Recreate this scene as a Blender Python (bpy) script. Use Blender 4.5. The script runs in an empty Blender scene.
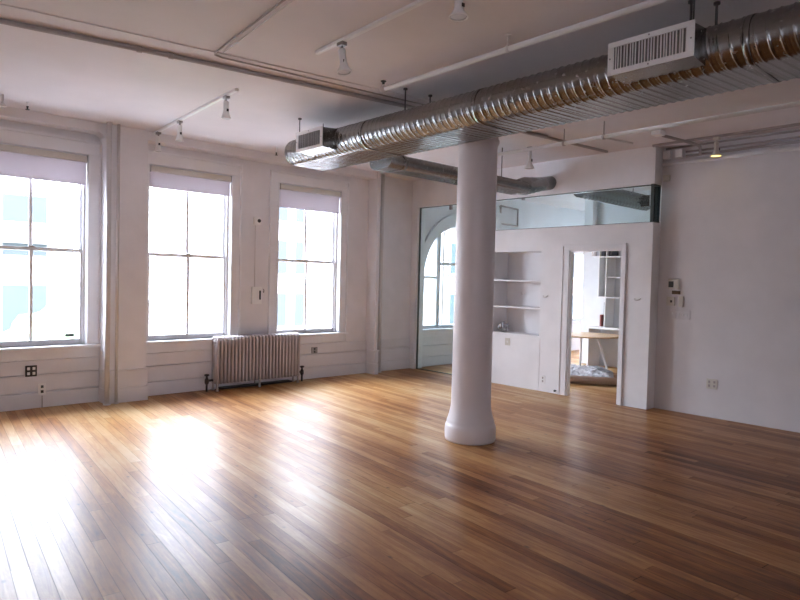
import bpy, bmesh, math, random
from mathutils import Vector, Matrix
random.seed(7)
PI=math.pi
S=bpy.context.scene
C=S.collection
# ------------------------------------------------------------------ materials
def newmat(n):
    m=bpy.data.materials.new(n); m.use_nodes=True
    nt=m.node_tree; b=nt.nodes['Principled BSDF']; return m,nt,b
def setv(b,**k):
    for a,v in k.items():
        b.inputs[a.replace('_',' ')].default_value=v
def plain(n,col,rough=.5,metal=0.,var=.04,scale=3.,bump=0.,bscale=40.,**k):
    """solid colour with slight uneven tone and optional fine bump"""
    m,nt,b=newmat(n); N=nt.nodes; L=nt.links
    tc=N.new('ShaderNodeTexCoord'); no=N.new('ShaderNodeTexNoise'); no.inputs['Scale'].default_value=scale; no.inputs['Detail'].default_value=4
    L.new(tc.outputs['Object'],no.inputs['Vector'])
    r=N.new('ShaderNodeValToRGB'); e=r.color_ramp.elements
    e[0].position=.3; e[1].position=.7
    e[0].color=tuple(c*(1-var) for c in col)+(1,); e[1].color=tuple(min(1,c*(1+var)) for c in col)+(1,)
    L.new(no.outputs['Fac'],r.inputs['Fac']); L.new(r.outputs['Color'],b.inputs['Base Color'])
    setv(b,Roughness=rough,Metallic=metal,**k)
    if bump:
        n2=N.new('ShaderNodeTexNoise'); n2.inputs['Scale'].default_value=bscale; n2.inputs['Detail'].default_value=3
        L.new(tc.outputs['Object'],n2.inputs['Vector'])
        bp=N.new('ShaderNodeBump'); bp.inputs['Strength'].default_value=bump; bp.inputs['Distance'].default_value=.01
        L.new(n2.outputs['Fac'],bp.inputs['Height']); L.new(bp.outputs['Normal'],b.inputs['Normal'])
    return m
M={}
M['wall']=plain('wall_paint',(.84,.815,.84),.55,bump=.12,bscale=14)
M['wall_far']=plain('office_wall_paint',(.80,.82,.84),.6)
M['wall_right']=plain('dimmed_wall_paint',(.74,.705,.715),.55,bump=.12,bscale=14)  # copy of the wall paint, darkened to paint in the right wall's dimness
M['ceiling']=plain('ceiling_paint',(.80,.75,.765),.75,var=.05,scale=1.2,bump=.15,bscale=5)
M['trim']=plain('gloss_white_trim',(.88,.87,.90),.32)
M['board']=plain('painted_board',(.80,.775,.80),.4,bump=.15,bscale=20)
M['column']=plain('column_paint',(.77,.72,.745),.35,bump=.06,bscale=18)
M['partition']=plain('partition_paint',(.88,.865,.885),.5)
M['pipe']=plain('painted_pipe',(.68,.64,.635),.4)
M['pipedark']=plain('dusty_pipe',(.42,.37,.36),.55)
M['conduit']=plain('grey_conduit',(.40,.35,.34),.5)
M['white']=plain('white_plastic',(.90,.89,.89),.35)
M['cream']=plain('cream_plastic',(.66,.62,.56),.4)
M['shade']=plain('shade_fabric',(.60,.55,.60),.8,bump=.1,bscale=300)
M['black']=plain('black_plastic',(.02,.02,.022),.4)
M['darkmetal']=plain('dark_iron',(.06,.05,.05),.5,metal=.5)
M['rod']=plain('threaded_rod',(.10,.09,.09),.5,metal=.6)
M['frame']=plain('glass_channel_metal',(.10,.12,.12),.35,metal=.8)
M['rad']=plain('radiator_enamel',(.50,.44,.44),.32,var=.06,scale=6)
M['steel']=plain('steel_plate',(.32,.30,.30),.35,metal=.8)
M['tabletop']=plain('pale_wood_top',(.62,.43,.25),.4,var=.1,scale=8)
M['tan']=plain('rug_backing',(.36,.25,.19),.9,bump=.4,bscale=60)
M['fleece']=plain('grey_fleece',(.42,.41,.43),1.,var=.35,scale=14,bump=.8,bscale=50)
M['amber']=plain('amber_display',(.09,.045,.012),.3)
M['lcd']=plain('grey_display',(.05,.055,.05),.25)
M['silver']=plain('mirror_foil',(.55,.55,.58),.25,metal=.7,var=.3,scale=40)
M['book']=plain('dark_binder',(.10,.10,.12),.6)
M['bookred']=plain('red_binder',(.30,.08,.07),.6)
M['stone']=plain('street_facade_stone',(.30,.27,.26),.9,var=.06,scale=1.)
M['brick']=plain('street_facade_brick',(.12,.095,.085),1.,var=.12,scale=2.)
M['brick'].node_tree.nodes['Principled BSDF'].inputs['Specular IOR Level'].default_value=0
M['fwin']=plain('facade_window_glass',(.052,.060,.063),1.)
M['fwin'].node_tree.nodes['Principled BSDF'].inputs['Specular IOR Level'].default_value=0
M['street']=plain('street_concrete',(.42,.42,.43),.9)
M['green']=plain('street_tree_leaves',(.22,.34,.16),.9,var=.4,scale=4)
M['bark']=plain('tree_bark',(.2,.15,.12),.9)
M['sticker']=plain('sticker_paper',(.20,.24,.24),.6)

def duct_metal():
    m,nt,b=newmat('galvanised_spiral_metal'); N=nt.nodes; L=nt.links
    tc=N.new('ShaderNodeTexCoord'); v=N.new('ShaderNodeTexNoise'); v.inputs['Scale'].default_value=30
    L.new(tc.outputs['Object'],v.inputs['Vector'])
    r=N.new('ShaderNodeValToRGB'); e=r.color_ramp.elements
    e[0].color=(.27,.265,.26,1); e[1].color=(.33,.325,.32,1)
    L.new(v.outputs['Fac'],r.inputs['Fac']); L.new(r.outputs['Color'],b.inputs['Base Color'])
    r2=N.new('ShaderNodeMapRange'); r2.inputs['To Min'].default_value=.24; r2.inputs['To Max'].default_value=.29
    L.new(v.outputs['Fac'],r2.inputs['Value']); L.new(r2.outputs['Result'],b.inputs['Roughness'])
    b.inputs['Metallic'].default_value=1
    return m
M['grille']=plain('grey_grille_backing',(.17,.17,.18),.7)
M['duct']=duct_metal()
def translucent_fabric():
    m=M['shade']; nt=m.node_tree; N=nt.nodes; L=nt.links; b=N['Principled BSDF']; o=[n for n in N if n.type=='OUTPUT_MATERIAL'][0]
    t=N.new('ShaderNodeBsdfTranslucent'); t.inputs['Color'].default_value=(.82,.77,.80,1); mx=N.new('ShaderNodeMixShader'); mx.inputs['Fac'].default_value=.25
    L.new(b.outputs[0],mx.inputs[1]); L.new(t.outputs[0],mx.inputs[2]); L.new(mx.outputs[0],o.inputs['Surface'])
translucent_fabric()

def glass(n,tint,refl,rough=0.):
    m=bpy.data.materials.new(n); m.use_nodes=True; nt=m.node_tree; N=nt.nodes; L=nt.links
    for x in list(N): N.remove(x)
    o=N.new('ShaderNodeOutputMaterial'); t=N.new('ShaderNodeBsdfTransparent'); g=N.new('ShaderNodeBsdfGlossy'); mx=N.new('ShaderNodeMixShader')
    t.inputs['Color'].default_value=tint+(1,); g.inputs['Roughness'].default_value=rough; g.inputs['Color'].default_value=(1,1,1,1)
    lw=N.new('ShaderNodeLayerWeight'); lw.inputs['Blend'].default_value=refl
    L.new(lw.outputs['Fresnel'],mx.inputs['Fac']); L.new(t.outputs[0],mx.inputs[1]); L.new(g.outputs[0],mx.inputs[2]); L.new(mx.outputs[0],o.inputs['Surface'])
    return m
M['pane']=glass('window_pane_glass',(.97,.98,.98),.12)
M['tglass']=glass('partition_glass',(.84,.92,.925),.22)

def emit(n,col,s):
    m,nt,b=newmat(n); setv(b,Emission_Strength=s); b.inputs['Emission Color'].default_value=col+(1,); b.inputs['Base Color'].default_value=col+(1,); return m
M['bulb_lit']=emit('lit_warm_bulb',(1.,.72,.22),3.2)
M['bulb_dim']=plain('reflector_bulb_glass',(.85,.85,.88),.15)

def floor_mat():
    m,nt,b=newmat('pine_plank_floor'); N=nt.nodes; L=nt.links
    def math_(op,a,c=None,**k):
        n=N.new('ShaderNodeMath'); n.operation=op
        for i,x in enumerate((a,c)):
            if x is None: continue
            if isinstance(x,(int,float)): n.inputs[i].default_value=x
            else: L.new(x,n.inputs[i])
        return n.outputs[0]
    tc=N.new('ShaderNodeTexCoord'); rot=N.new('ShaderNodeVectorRotate'); rot.rotation_type='Z_AXIS'
    rot.inputs['Angle'].default_value=math.radians(5.4)
    L.new(tc.outputs['Object'],rot.inputs['Vector'])
    s=N.new('ShaderNodeSeparateXYZ'); L.new(rot.outputs[0],s.inputs[0])
    U,V=s.outputs[0],s.outputs[1]      # U across the boards, V along them
    W=.082
    ur=math_('DIVIDE',U,W); row=math_('FLOOR',ur); uf=math_('FRACT',ur)
    wn=N.new('ShaderNodeTexWhiteNoise'); wn.noise_dimensions='1D'; L.new(row,wn.inputs['W'])
    off=math_('MULTIPLY',wn.outputs['Value'],9.7)
    vr=math_('ADD',math_('DIVIDE',V,1.9),off); col=math_('FLOOR',vr); vf=math_('FRACT',vr)
    cb=N.new('ShaderNodeCombineXYZ'); L.new(row,cb.inputs[0]); L.new(col,cb.inputs[1])
    w2=N.new('ShaderNodeTexWhiteNoise'); w2.noise_dimensions='2D'; L.new(cb.outputs[0],w2.inputs['Vector'])
    rnd=w2.outputs['Value']
    # per-board offset for the grain
    g=N.new('ShaderNodeCombineXYZ')
    L.new(math_('ADD',math_('MULTIPLY',U,26),math_('MULTIPLY',rnd,40)),g.inputs[0]); L.new(math_('MULTIPLY',V,2.2),g.inputs[1]); L.new(math_('MULTIPLY',rnd,17),g.inputs[2])
    gn=N.new('ShaderNodeTexNoise'); gn.inputs['Scale'].default_value=1.; gn.inputs['Detail'].default_value=6; gn.inputs['Roughness'].default_value=.62; gn.inputs['Distortion'].default_value=.6
    L.new(g.outputs[0],gn.inputs['Vector'])
    # broad worn / stained zones, stretched along the boards
    z=N.new('ShaderNodeCombineXYZ'); L.new(math_('MULTIPLY',U,.85),z.inputs[0]); L.new(math_('MULTIPLY',V,.42),z.inputs[1])
    zn=N.new('ShaderNodeTexNoise'); zn.inputs['Scale'].default_value=1.; zn.inputs['Detail'].default_value=3
    L.new(z.outputs[0],zn.inputs['Vector'])
    falloff=math_('MULTIPLY',math_('SUBTRACT',V,4.0),.05)   # window light falloff put into the board colour, darker toward the foreground
    falloff=math_('MINIMUM',math_('MAXIMUM',falloff,-.17),.08)
    sk=N.new('ShaderNodeTexNoise'); sk.inputs['Scale'].default_value=1.; sk.inputs['Detail'].default_value=5; sk.inputs['Roughness'].default_value=.75
    sv=N.new('ShaderNodeCombineXYZ'); L.new(math_('MULTIPLY',U,22),sv.inputs[0]); L.new(math_('MULTIPLY',V,9),sv.inputs[1]); L.new(sv.outputs[0],sk.inputs['Vector'])
    t=math_('ADD',math_('ADD',math_('MULTIPLY',gn.outputs['Fac'],.50),math_('MULTIPLY',sk.outputs['Fac'],.16)),math_('ADD',math_('ADD',math_('MULTIPLY',rnd,.17),falloff),math_('MULTIPLY',zn.outputs['Fac'],.80)))
    t=math_('SUBTRACT',t,.09)
    r=N.new('ShaderNodeValToRGB'); cr=r.color_ramp; e=cr.elements
    e[0].position=.44; e[0].color=(.075,.022,.008,1)
    e[1].position=1.0; e[1].color=(.56,.37,.18,1)
    for p_,c in ((.58,(.195,.064,.017)),(.70,(.32,.13,.037)),(.84,(.46,.24,.085))):
        q=e.new(p_); q.color=c+(1,)
    L.new(t,r.inputs['Fac'])
    # knots
    kv=N.new('ShaderNodeCombineXYZ'); L.new(math_('MULTIPLY',U,9),kv.inputs[0]); L.new(math_('MULTIPLY',V,4.5),kv.inputs[1])
    kn=N.new('ShaderNodeTexVoronoi'); kn.inputs['Scale'].default_value=1.; L.new(kv.outputs[0],kn.inputs['Vector'])
    kd=N.new('ShaderNodeMapRange'); kd.inputs['From Min'].default_value=.03; kd.inputs['From Max'].default_value=.13; kd.inputs['To Min'].default_value=.35; kd.inputs['To Max'].default_value=1
    L.new(kn.outputs['Distance'],kd.inputs['Value'])
    kg=math_('GREATER_THAN',kn.outputs['Color'],.62)
    kf=math_('MAXIMUM',kd.outputs[0],kg)
    # joints
    eu=math_('MINIMUM',uf,math_('SUBTRACT',1,uf)); ev=math_('MINIMUM',vf,math_('SUBTRACT',1,vf))
    gu=N.new('ShaderNodeMapRange'); gu.inputs['From Min'].default_value=.012; gu.inputs['From Max'].default_value=.045; gu.inputs['To Min'].default_value=.30; L.new(eu,gu.inputs['Value'])
    gv=N.new('ShaderNodeMapRange'); gv.inputs['From Min'].default_value=.0004; gv.inputs['From Max'].default_value=.0022; gv.inputs['To Min'].default_value=.2; L.new(ev,gv.inputs['Value'])
    gap0=math_('MULTIPLY',gu.outputs[0],gv.outputs[0]); gap=math_('ADD',gap0,math_('MULTIPLY',math_('SUBTRACT',1,gap0),math_('MULTIPLY',rnd,.8)))
    k=math_('MULTIPLY',gap,kf)
    mx=N.new('ShaderNodeMix'); mx.data_type='RGBA'; mx.blend_type='MULTIPLY'; mx.inputs['Factor'].default_value=1
    L.new(r.outputs['Color'],mx.inputs['A'])
    cc=N.new('ShaderNodeCombineColor'); 
    for i in range(3): L.new(k,cc.inputs[i])
    L.new(cc.outputs[0],mx.inputs['B']); L.new(mx.outputs['Result'],b.inputs['Base Color'])
    ro=math_('ADD',.38,math_('ADD',math_('MULTIPLY',gn.outputs['Fac'],.14),math_('MULTIPLY',rnd,.07)))
    L.new(ro,b.inputs['Roughness'])
    h=math_('ADD',math_('MULTIPLY',gap,1.),math_('MULTIPLY',gn.outputs['Fac'],.35))
    bp=N.new('ShaderNodeBump'); bp.inputs['Strength'].default_value=.30; bp.inputs['Distance'].default_value=.004
    L.new(h,bp.inputs['Height']); L.new(bp.outputs['Normal'],b.inputs['Normal'])
    L.new(math_('MULTIPLY',gap,math_('ADD',.30,math_('MULTIPLY',rnd,.28))),b.inputs['Coat Weight']); b.inputs['Coat Roughness'].default_value=.30; b.inputs['Specular IOR Level'].default_value=.06
    return m
M['floor']=floor_mat()

# ------------------------------------------------------------------ geometry
class B:
    def __init__(s): s.bm=bmesh.new(); s.smooth=False
    def box(s,x0,x1,y0,y1,z0,z1,bev=0.,seg=1):
        r=bmesh.ops.create_cube(s.bm,size=1)
        bmesh.ops.scale(s.bm,vec=(x1-x0,y1-y0,z1-z0),verts=r['verts'])
        bmesh.ops.translate(s.bm,vec=((x0+x1)/2,(y0+y1)/2,(z0+z1)/2),verts=r['verts'])
        if bev:
            es=list({e for v in r['verts'] for e in v.link_edges})
            bmesh.ops.bevel(s.bm,geom=es,offset=bev,segments=seg,profile=.5,affect='EDGES',clamp_overlap=True)
        return s
    def lathe(s,prof,c=(0,0,0),axis=(0,0,1),seg=32,cap=True):
        """prof: list of (radius, height) along axis from point c"""
        q=Vector((0,0,1)).rotation_difference(Vector(axis).normalized()).to_matrix(); c=Vector(c)
        rings=[]
        for r,h in prof:
            rings.append([s.bm.verts.new(c+q@Vector((max(r,1e-5)*math.cos(2*PI*i/seg),max(r,1e-5)*math.sin(2*PI*i/seg),h))) for i in range(seg)])
        for a,b_ in zip(rings,rings[1:]):
            for i in range(seg):
                f=s.bm.faces.new((a[i],a[(i+1)%seg],b_[(i+1)%seg],b_[i])); f.smooth=True
        if cap:
            s.bm.faces.new(rings[0][::-1]); s.bm.faces.new(rings[-1])
        return s
    def cyl(s,a,b_,r,seg=16,r2=None):
        a=Vector(a);b_=Vector(b_); d=b_-a
        return s.lathe([(r,0),(r if r2 is None else r2,d.length)],a,d,seg)
    def tube(s,pts,r,seg=12):
        pts=[Vector(p) for p in pts]; rings=[]; up=None
        for i,p in enumerate(pts):
            t=(pts[min(i+1,len(pts)-1)]-pts[max(i-1,0)]).normalized()
            if up is None: up=t.orthogonal().normalized()
            up=(up-t*up.dot(t)).normalized(); w=t.cross(up)
            rr=r[i] if isinstance(r,(list,tuple)) else r
            rings.append([s.bm.verts.new(p+(up*math.cos(2*PI*k/seg)+w*math.sin(2*PI*k/seg))*rr) for k in range(seg)])
        for a,b_ in zip(rings,rings[1:]):
            for k in range(seg):
                f=s.bm.faces.new((a[k],a[(k+1)%seg],b_[(k+1)%seg],b_[k])); f.smooth=True
        s.bm.faces.new(rings[0][::-1]); s.bm.faces.new(rings[-1]); return s
    def prism(s,poly,axis,a,b_):
        """extrude a 2-D polygon along axis (0,1,2) from a to b_"""
        def P(u,v,w):
            return {0:(w,u,v),1:(u,w,v),2:(u,v,w)}[axis]
        A=[s.bm.verts.new(P(u,v,a)) for u,v in poly]; Bv=[s.bm.verts.new(P(u,v,b_)) for u,v in poly]
        n=len(poly)
        s.bm.faces.new(A); s.bm.faces.new(Bv[::-1])
        for i in range(n): s.bm.faces.new((A[i],Bv[i],Bv[(i+1)%n],A[(i+1)%n]))
        return s
    def make(s,name,mat,parent=None,structure=False,recalc=True):
        if recalc: bmesh.ops.recalc_face_normals(s.bm,faces=s.bm.faces[:])
        vs=s.bm.verts
        if parent is None:
            xs=[v.co.x for v in vs];ys=[v.co.y for v in vs];zs=[v.co.z for v in vs]
            o=Vector(((min(xs)+max(xs))/2,(min(ys)+max(ys))/2,min(zs)))
            if structure: o=Vector((0,0,0))
        else:
            o=Vector(parent['_o'])
        for v in vs: v.co-=o
        me=bpy.data.meshes.new(name); s.bm.to_mesh(me); s.bm.free(); me.materials.append(mat)
        ob=bpy.data.objects.new(name,me); C.objects.link(ob)
        if parent is None: ob.location=o
        else: ob.parent=parent
        ob['_o']=tuple(o)
        if structure: ob['kind']='structure'
        return ob
def thing(name,label,cat,o,group=None):
    e=bpy.data.objects.new(name,None); C.objects.link(e); e.location=o; e['_o']=tuple(o); e.empty_display_size=.1
    e['label']=label; e['category']=cat
    if group: e['group']=group
    return e
def tag(o,label,cat,group=None):
    o['label']=label; o['category']=cat
    if group: o['group']=group
    return o
def struct_empty(name,o=(0,0,0)):
    e=bpy.data.objects.new(name,None); C.objects.link(e); e.location=o; e['_o']=tuple(o); e['kind']='structure'; return e
def dup(o,dx,label=None,group=None,parent=None):
    c=o.copy(); C.objects.link(c)
    if parent is None: c.location=o.location+Vector(dx)
    else: c.parent=parent
    if label: c['label']=label
    if group: c['group']=group
    for ch in list(o.children): dup(ch,(0,0,0),parent=c)
    return c

# ------------------------------------------------------------------ room shell
YW=7.98; XP=7.57; XR=7.77; HC=3.31; XF=14.2
X0=-2.4; Y0=-2.8
B().box(X0-.2,XF+.2,Y0-.2,YW+.45,-.12,0).make('floor',M['floor'],structure=True)
cb=B().box(X0-.2,XF+.2,Y0-.2,YW+.45,HC,HC+.2)
cb.make('ceiling',M['ceiling'],structure=True)
# shallow plaster ledge across the ceiling
B().prism([(X0,5.12),(.82,4.85),(2.15,4.64),(6.0,4.05),(6.0,4.30),(2.2,4.87),(.86,5.10),(X0,5.60)],2,HC-.008,HC).make('trim_1',M['ceiling'],structure=True)

# window wall with its openings
WIN=[(1.10,2.25),(2.95,4.10),(4.84,5.99)]
ZS,ZT=.70,2.95
w=B()
def wallrun(b,x0,x1,ops,zb,zt,y0,y1,H):
    x=x0
    for a,c in ops:
        b.box(x,a,y0,y1,0,H); b.box(a,c,y0,y1,0,zb); b.box(a,c,y0,y1,zt,H); x=c
    b.box(x,x1,y0,y1,0,H)
wallrun(w,X0-.2,7.75,WIN,ZS,ZT,YW,YW+.45,HC)
# arched bay of the next room
AC,AR,AS=8.95,1.08,1.60; AZB=.68
w.box(7.75,AC-AR,YW,YW+.45,0,HC); w.box(AC+AR,11.55,YW,YW+.45,0,HC)
w.box(AC-AR,AC+AR,YW,YW+.45,0,AZB)
arc=[(AC-AR*math.cos(PI*i/24),AS+AR*math.sin(PI*i/24)) for i in range(25)]
for p,q in zip(arc,arc[1:]): w.prism([p,q,(q[0],HC),(p[0],HC)],1,YW,YW+.45)
w.box(11.55,13.75,YW,YW+.45,0,ZS); w.box(11.55,13.75,YW,YW+.45,2.35,HC); w.box(13.75,XF+.2,YW,YW+.45,0,HC)
w.make('wall_left',M['wall'],structure=True)
# header band, piers
hd=B().box(X0,6.56,7.78,YW-.001,3.205,HC)
hd.prism([(2.38,3.205),(2.38,3.10),(2.372,3.15),(2.35,3.185),(2.31,3.205)],1,7.79,YW-.001)
hd.make('trim_2',M['wall'],structure=True)
B().box(2.38,2.86,7.74,YW-.001,0,HC).make('trim_3',M['wall'],structure=True)
B().box(6.56,6.615,7.74,YW-.001,0,HC).make('trim_4',M['wall'],structure=True)
B().box(.44,.90,7.74,YW-.001,0,HC).make('trim_5',M['wall'],structure=True)
# other walls
B().box(X0-.2,X0,Y0,YW,0,HC).make('wall_near',M['wall'],structure=True)
FILL_WIN=[(-2.0,-1.1)]  # window added out of view behind the camera, for fill light
wb=B(); wallrun(wb,X0-.2,XF+.2,FILL_WIN,ZS,ZT,Y0-.2,Y0,HC); wb.make('wall_behind',M['wall'],structure=True)
for i,(a,b_) in enumerate(FILL_WIN):
    fill_win=struct_empty('window_%d'%(6+i),((a+b_)/2,Y0,ZS)); c=B(); y0,y1=Y0-.16,Y0-.10
    for p0,p1 in ((a,a+.05),(b_-.05,b_),((a+b_)/2-.015,(a+b_)/2+.015)): c.box(p0,p1,y0,y1,ZS,ZT)
    c.box(a+.05,b_-.05,y0,y1,ZS,ZS+.06).box(a+.05,b_-.05,y0,y1,ZT-.06,ZT).box(a+.05,b_-.05,y0,y1,1.79,1.84).box(a-.1,b_+.1,Y0-.10,Y0+.05,ZS-.03,ZS)
    c.make('window_frame',M['trim'],fill_win)
    B().box(a+.05,b_-.05,y0+.028,y0+.032,ZS+.06,ZT-.06).make('pane',M['pane'],fill_win)
B().box(XR,XR+.14,Y0,3.60,0,HC).make('wall_right',M['wall_right'],structure=True)
B().box(XR+.14,XF,2.45,2.60,0,HC).make('wall_side',M['wall_far'],structure=True)
B().box(XF,XF+.2,Y0,YW,0,HC).make('wall_far',M['wall_far'],structure=True)
B().box(11.0,11.15,2.6,6.63,0,HC).box(11.15,13.9,6.5,6.63,0,HC).make('wall_closet',M['wall_far'],structure=True)

# partition with doorway and shelf niche
PT=.065
p=B()
p.box(XP,XP+.20,3.60,YW,2.84,HC)                      # soffit wall over the glass
p.box(XP,XP+.20,7.84,YW,0,2.84)                       # stub beside the tall pane
DL,DR,DZ=4.77,3.99,2.03
NL,NR,NB,NT=6.12,5.24,.78,2.03
p.box(XP,XP+PT,NL,6.60,0,2.36)
p.box(XP,XP+PT,NR,NL,0,NB); p.box(XP,XP+PT,NR,NL,NT,2.36)
p.box(XP,XP+PT,DL,NR,0,2.36)
p.box(XP,XP+PT,DR,DL,DZ,2.36)
p.box(XP,XP+PT,3.73,DR,0,2.36)
p.box(XP,XP+.20,3.60,3.73,0,2.36)
# niche box
D=XP+.36
p.box(XP+PT,D,NL,NL+.03,NB-.03,NT+.03).box(XP+PT,D,NR-.03,NR,NB-.03,NT+.03).box(XP+PT,D,NR,NL,NB-.03,NB).box(XP+PT,D,NR,NL,NT,NT+.03).box(D,D+.03,NR-.03,NL+.03,NB-.03,NT+.03)
p.make('wall_partition',M['partition'],structure=True)
# cabinet face seams below the niche
pt=B().box(XP-.005,XP,5.22,6.58,.03,.772,.001)
pt.make('trim_6',M['partition'],structure=True)
B().box(XP-.004,XP+.36,NR,NL,NB,NB+.014).make('trim_7',M['trim'],structure=True)
# door trim
dc=B().box(XP-.018,XP,DL,DL+.11,0,DZ+.0,.003).box(XP-.018,XP,DR-.055,DR,0,DZ,.003).box(XP-.018,XP,DR-.055,DL+.11,DZ,DZ+.075,.003)
dc.box(XP-.028,XP,DL+.092,DL+.112,0,DZ+.075,.002).box(XP-.028,XP,DR-.057,DR-.037,0,DZ+.075,.002).box(XP-.028,XP,DR-.057,DL+.112,DZ+.058,DZ+.077,.002)
dc.box(XP-.002,XP+PT+.01,DL-.018,DL,0,DZ).box(XP-.002,XP+PT+.01,DR,DR+.018,0,DZ).box(XP-.002,XP+PT+.01,DR,DL,DZ-.018,DZ)
dc.make('door_1',M['trim'],structure=True)
# shelves in the niche
for i,(z,l) in enumerate(((1.595,'upper white shelf board inside the wall niche beside the doorway'),(1.19,'lower white shelf board inside the wall niche beside the doorway'))):
    tag(B().box(XP+.004,D-.001,NR+.001,NL-.001,z-.012,z+.012,.002).make('shelf_board',M['trim']),l,'shelf','niche shelves')

# baseboards and panelled dado under the windows
def dado(b,x0,x1,y):
    for z0,z1,d in ((0,.172,.036),(.187,.368,.030),(.388,.545,.024)):
        b.box(x0,x1,y-d,y-.0005,z0,z1,.004)
    b.box(x0,x1,y-.042,y-.0005,.368,.380,.003)
b=B(); dado(b,X0,2.379,YW); dado(b,2.861,6.559,YW); dado(b,6.64,XP,YW); dado(b,XP+.21,11.5,YW); b.make('baseboard_left',M['board'],structure=True)
def pierbase(b,x0,x1,yf):
    for z0,z1,d in ((0,.175,.022),(.185,.380,.018)): b.box(x0-d*.3,x1+d,yf-d,YW-.035,z0,z1,.003)
    b.box(x0-.008,x1+.03,yf-.03,YW-.036,.380,.398,.004)
b=B(); pierbase(b,2.381,2.861,7.74); b.make('baseboard_pier',M['board'],structure=True)
b=B(); pierbase(b,6.561,6.616,7.74); b.make('baseboard_corner',M['board'],structure=True)
B().box(XR-.005,XR,Y0,3.59,0,.03,.001).make('baseboard_right',M['wall_right'],structure=True)

# ------------------------------------------------------------------ windows
def make_window(n,x0,x1,zt=ZT,casing=True):
    o=((x0+x1)/2,YW,ZS); W=struct_empty('window_%d'%n,o)
    c=B()
    for a,b_ in ((x0-.125,x0),(x1,x1+.125)):
        c.box(a,b_,YW-.022,YW,ZS,zt,.003)
    c.box(x0-.125,x1+.125,YW-.022,YW,zt,zt+.155,.003)
    c.box(x0-.145,x0-.118,YW-.045,YW,.56,zt+.165,.004).box(x1+.118,x1+.145,YW-.045,YW,.56,zt+.165,.004).box(x0-.145,x1+.145,YW-.045,YW,zt+.14,zt+.168,.004)
    c.box(x0-.012,x0+.008,YW-.03,YW+.04,ZS,zt).box(x1-.008,x1+.012,YW-.03,YW+.04,ZS,zt)
    # jamb linings
    c.box(x0,x0+.015,YW,YW+.28,ZS,zt).box(x1-.015,x1,YW,YW+.28,ZS,zt).box(x0,x1,YW,YW+.28,zt-.015,zt)
    c.box(x0+.015,x0+.04,YW+.055,YW+.075,ZS,zt).box(x1-.04,x1-.015,YW+.055,YW+.075,ZS,zt)
    c.make('window_frame',M['trim'],W)
    B().box(x0-.16,x1+.16,YW-.075,YW+.30,ZS-.035,ZS,.006,2).box(x0-.14,x1+.14,YW-.03,YW,ZS-.15,ZS-.035,.004).make('window_sill',M['trim'],W)
    zm=1.815
    def sash(nm,y,z0,z1,bot,top):
        s=B(); a,b_=x0+.016,x1-.016; st=.046
        s.box(a,a+st,y,y+.035,z0,z1,.003).box(b_-st,b_,y,y+.035,z0,z1,.003).box(a+st,b_-st,y,y+.035,z0,z0+bot,.003).box(a+st,b_-st,y,y+.035,z1-top,z1,.003)
        s.box((a+b_)/2-.017,(a+b_)/2+.017,y+.004,y+.031,z0+bot,z1-top,.003)
        so=s.make(nm,M['trim'],W)
        B().box(a+st-.004,b_-st+.004,y+.015,y+.019,z0+bot-.004,z1-top+.004).make('pane',M['pane'],so)
    sash('lower_sash',YW+.078,ZS,zm+.02,.065,.04)
    sash('upper_sash',YW+.118,zm-.02,zt-.015,.04,.05)
    B().box((x0+x1)/2-.03,(x0+x1)/2+.03,YW+.062,YW+.09,zm+.02,zm+.035,.003).make('sash_lock',M['steel'],W)
    return W
for i,(a,b_) in enumerate(WIN): make_window(i+1,a,b_)
# rectangular window deep in the next room
W5=struct_empty('window_5',(12.65,YW,ZS))
c=B(); x0,x1=11.55,13.75
for a,b_ in ((x0,x0+.06),(x1-.06,x1),(12.62,12.68)): c.box(a,b_,YW+.1,YW+.16,ZS,2.35)
c.box(x0,x1,YW+.1,YW+.16,ZS,ZS+.06).box(x0,x1,YW+.1,YW+.16,2.29,2.35).box(x0-.1,x1+.1,YW-.05,YW+.1,ZS-.04,ZS,.004)
c.make('window_frame',M['trim'],W5)
B().box(x0+.06,x1-.06,YW+.13,YW+.134,ZS+.06,2.29).make('pane',M['pane'],W5)
# arched window
W4=struct_empty('window_4',(AC,YW,AZB))
def archband(b,r0,r1,y0,y1,zb,seg=32):
    o=[(AC-r1*math.cos(PI*i/seg),AS+r1*math.sin(PI*i/seg)) for i in range(seg+1)]
    n=[(AC-r0*math.cos(PI*i/seg),AS+r0*math.sin(PI*i/seg)) for i in range(seg+1)]
    for i in range(seg): b.prism([o[i],o[i+1],n[i+1],n[i]],1,y0,y1)
    b.prism([(AC-r1,AS),(AC-r0,AS),(AC-r0,zb),(AC-r1,zb)],1,y0,y1); b.prism([(AC+r1,AS),(AC+r0,AS),(AC+r0,zb),(AC+r1,zb)],1,y0,y1)
a=B(); archband(a,1.08,1.25,YW-.03,YW-.001,AZB); archband(a,1.22,1.27,YW-.055,YW-.001,AZB); archband(a,1.01,1.079,YW+.08,YW+.14,AZB)
a.box(AC-1.01,AC+1.01,YW+.08,YW+.14,AZB,AZB+.06)
for xm in (-.60,.60):
    zt_=AS+math.sqrt(1.04**2-.36)
    a.box(AC+xm-.05,AC+xm+.05,YW+.07,YW+.15,AZB+.06,zt_)
for s_ in (-1,1): a.box(AC+s_*.835-.185,AC+s_*.835+.185,YW+.09,YW+.13,1.60,1.65)
a.box(AC-.55,AC+.55,YW+.09,YW+.13,1.86,1.91)
a.make('window_frame',M['trim'],W4)
B().box(AC-1.17,AC+1.25,YW-.08,YW+.14,AZB-.04,AZB,.005).make('window_sill',M['trim'],W4)
g=B(); pts=[(AC-1.04,AZB+.03)]+[(AC-1.04*math.cos(PI*i/24),AS+1.04*math.sin(PI*i/24)) for i in range(25)]+[(AC+1.04,AZB+.03)]
g.prism(pts,1,YW+.11,YW+.114); g.make('pane',M['pane'],W4)

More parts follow.
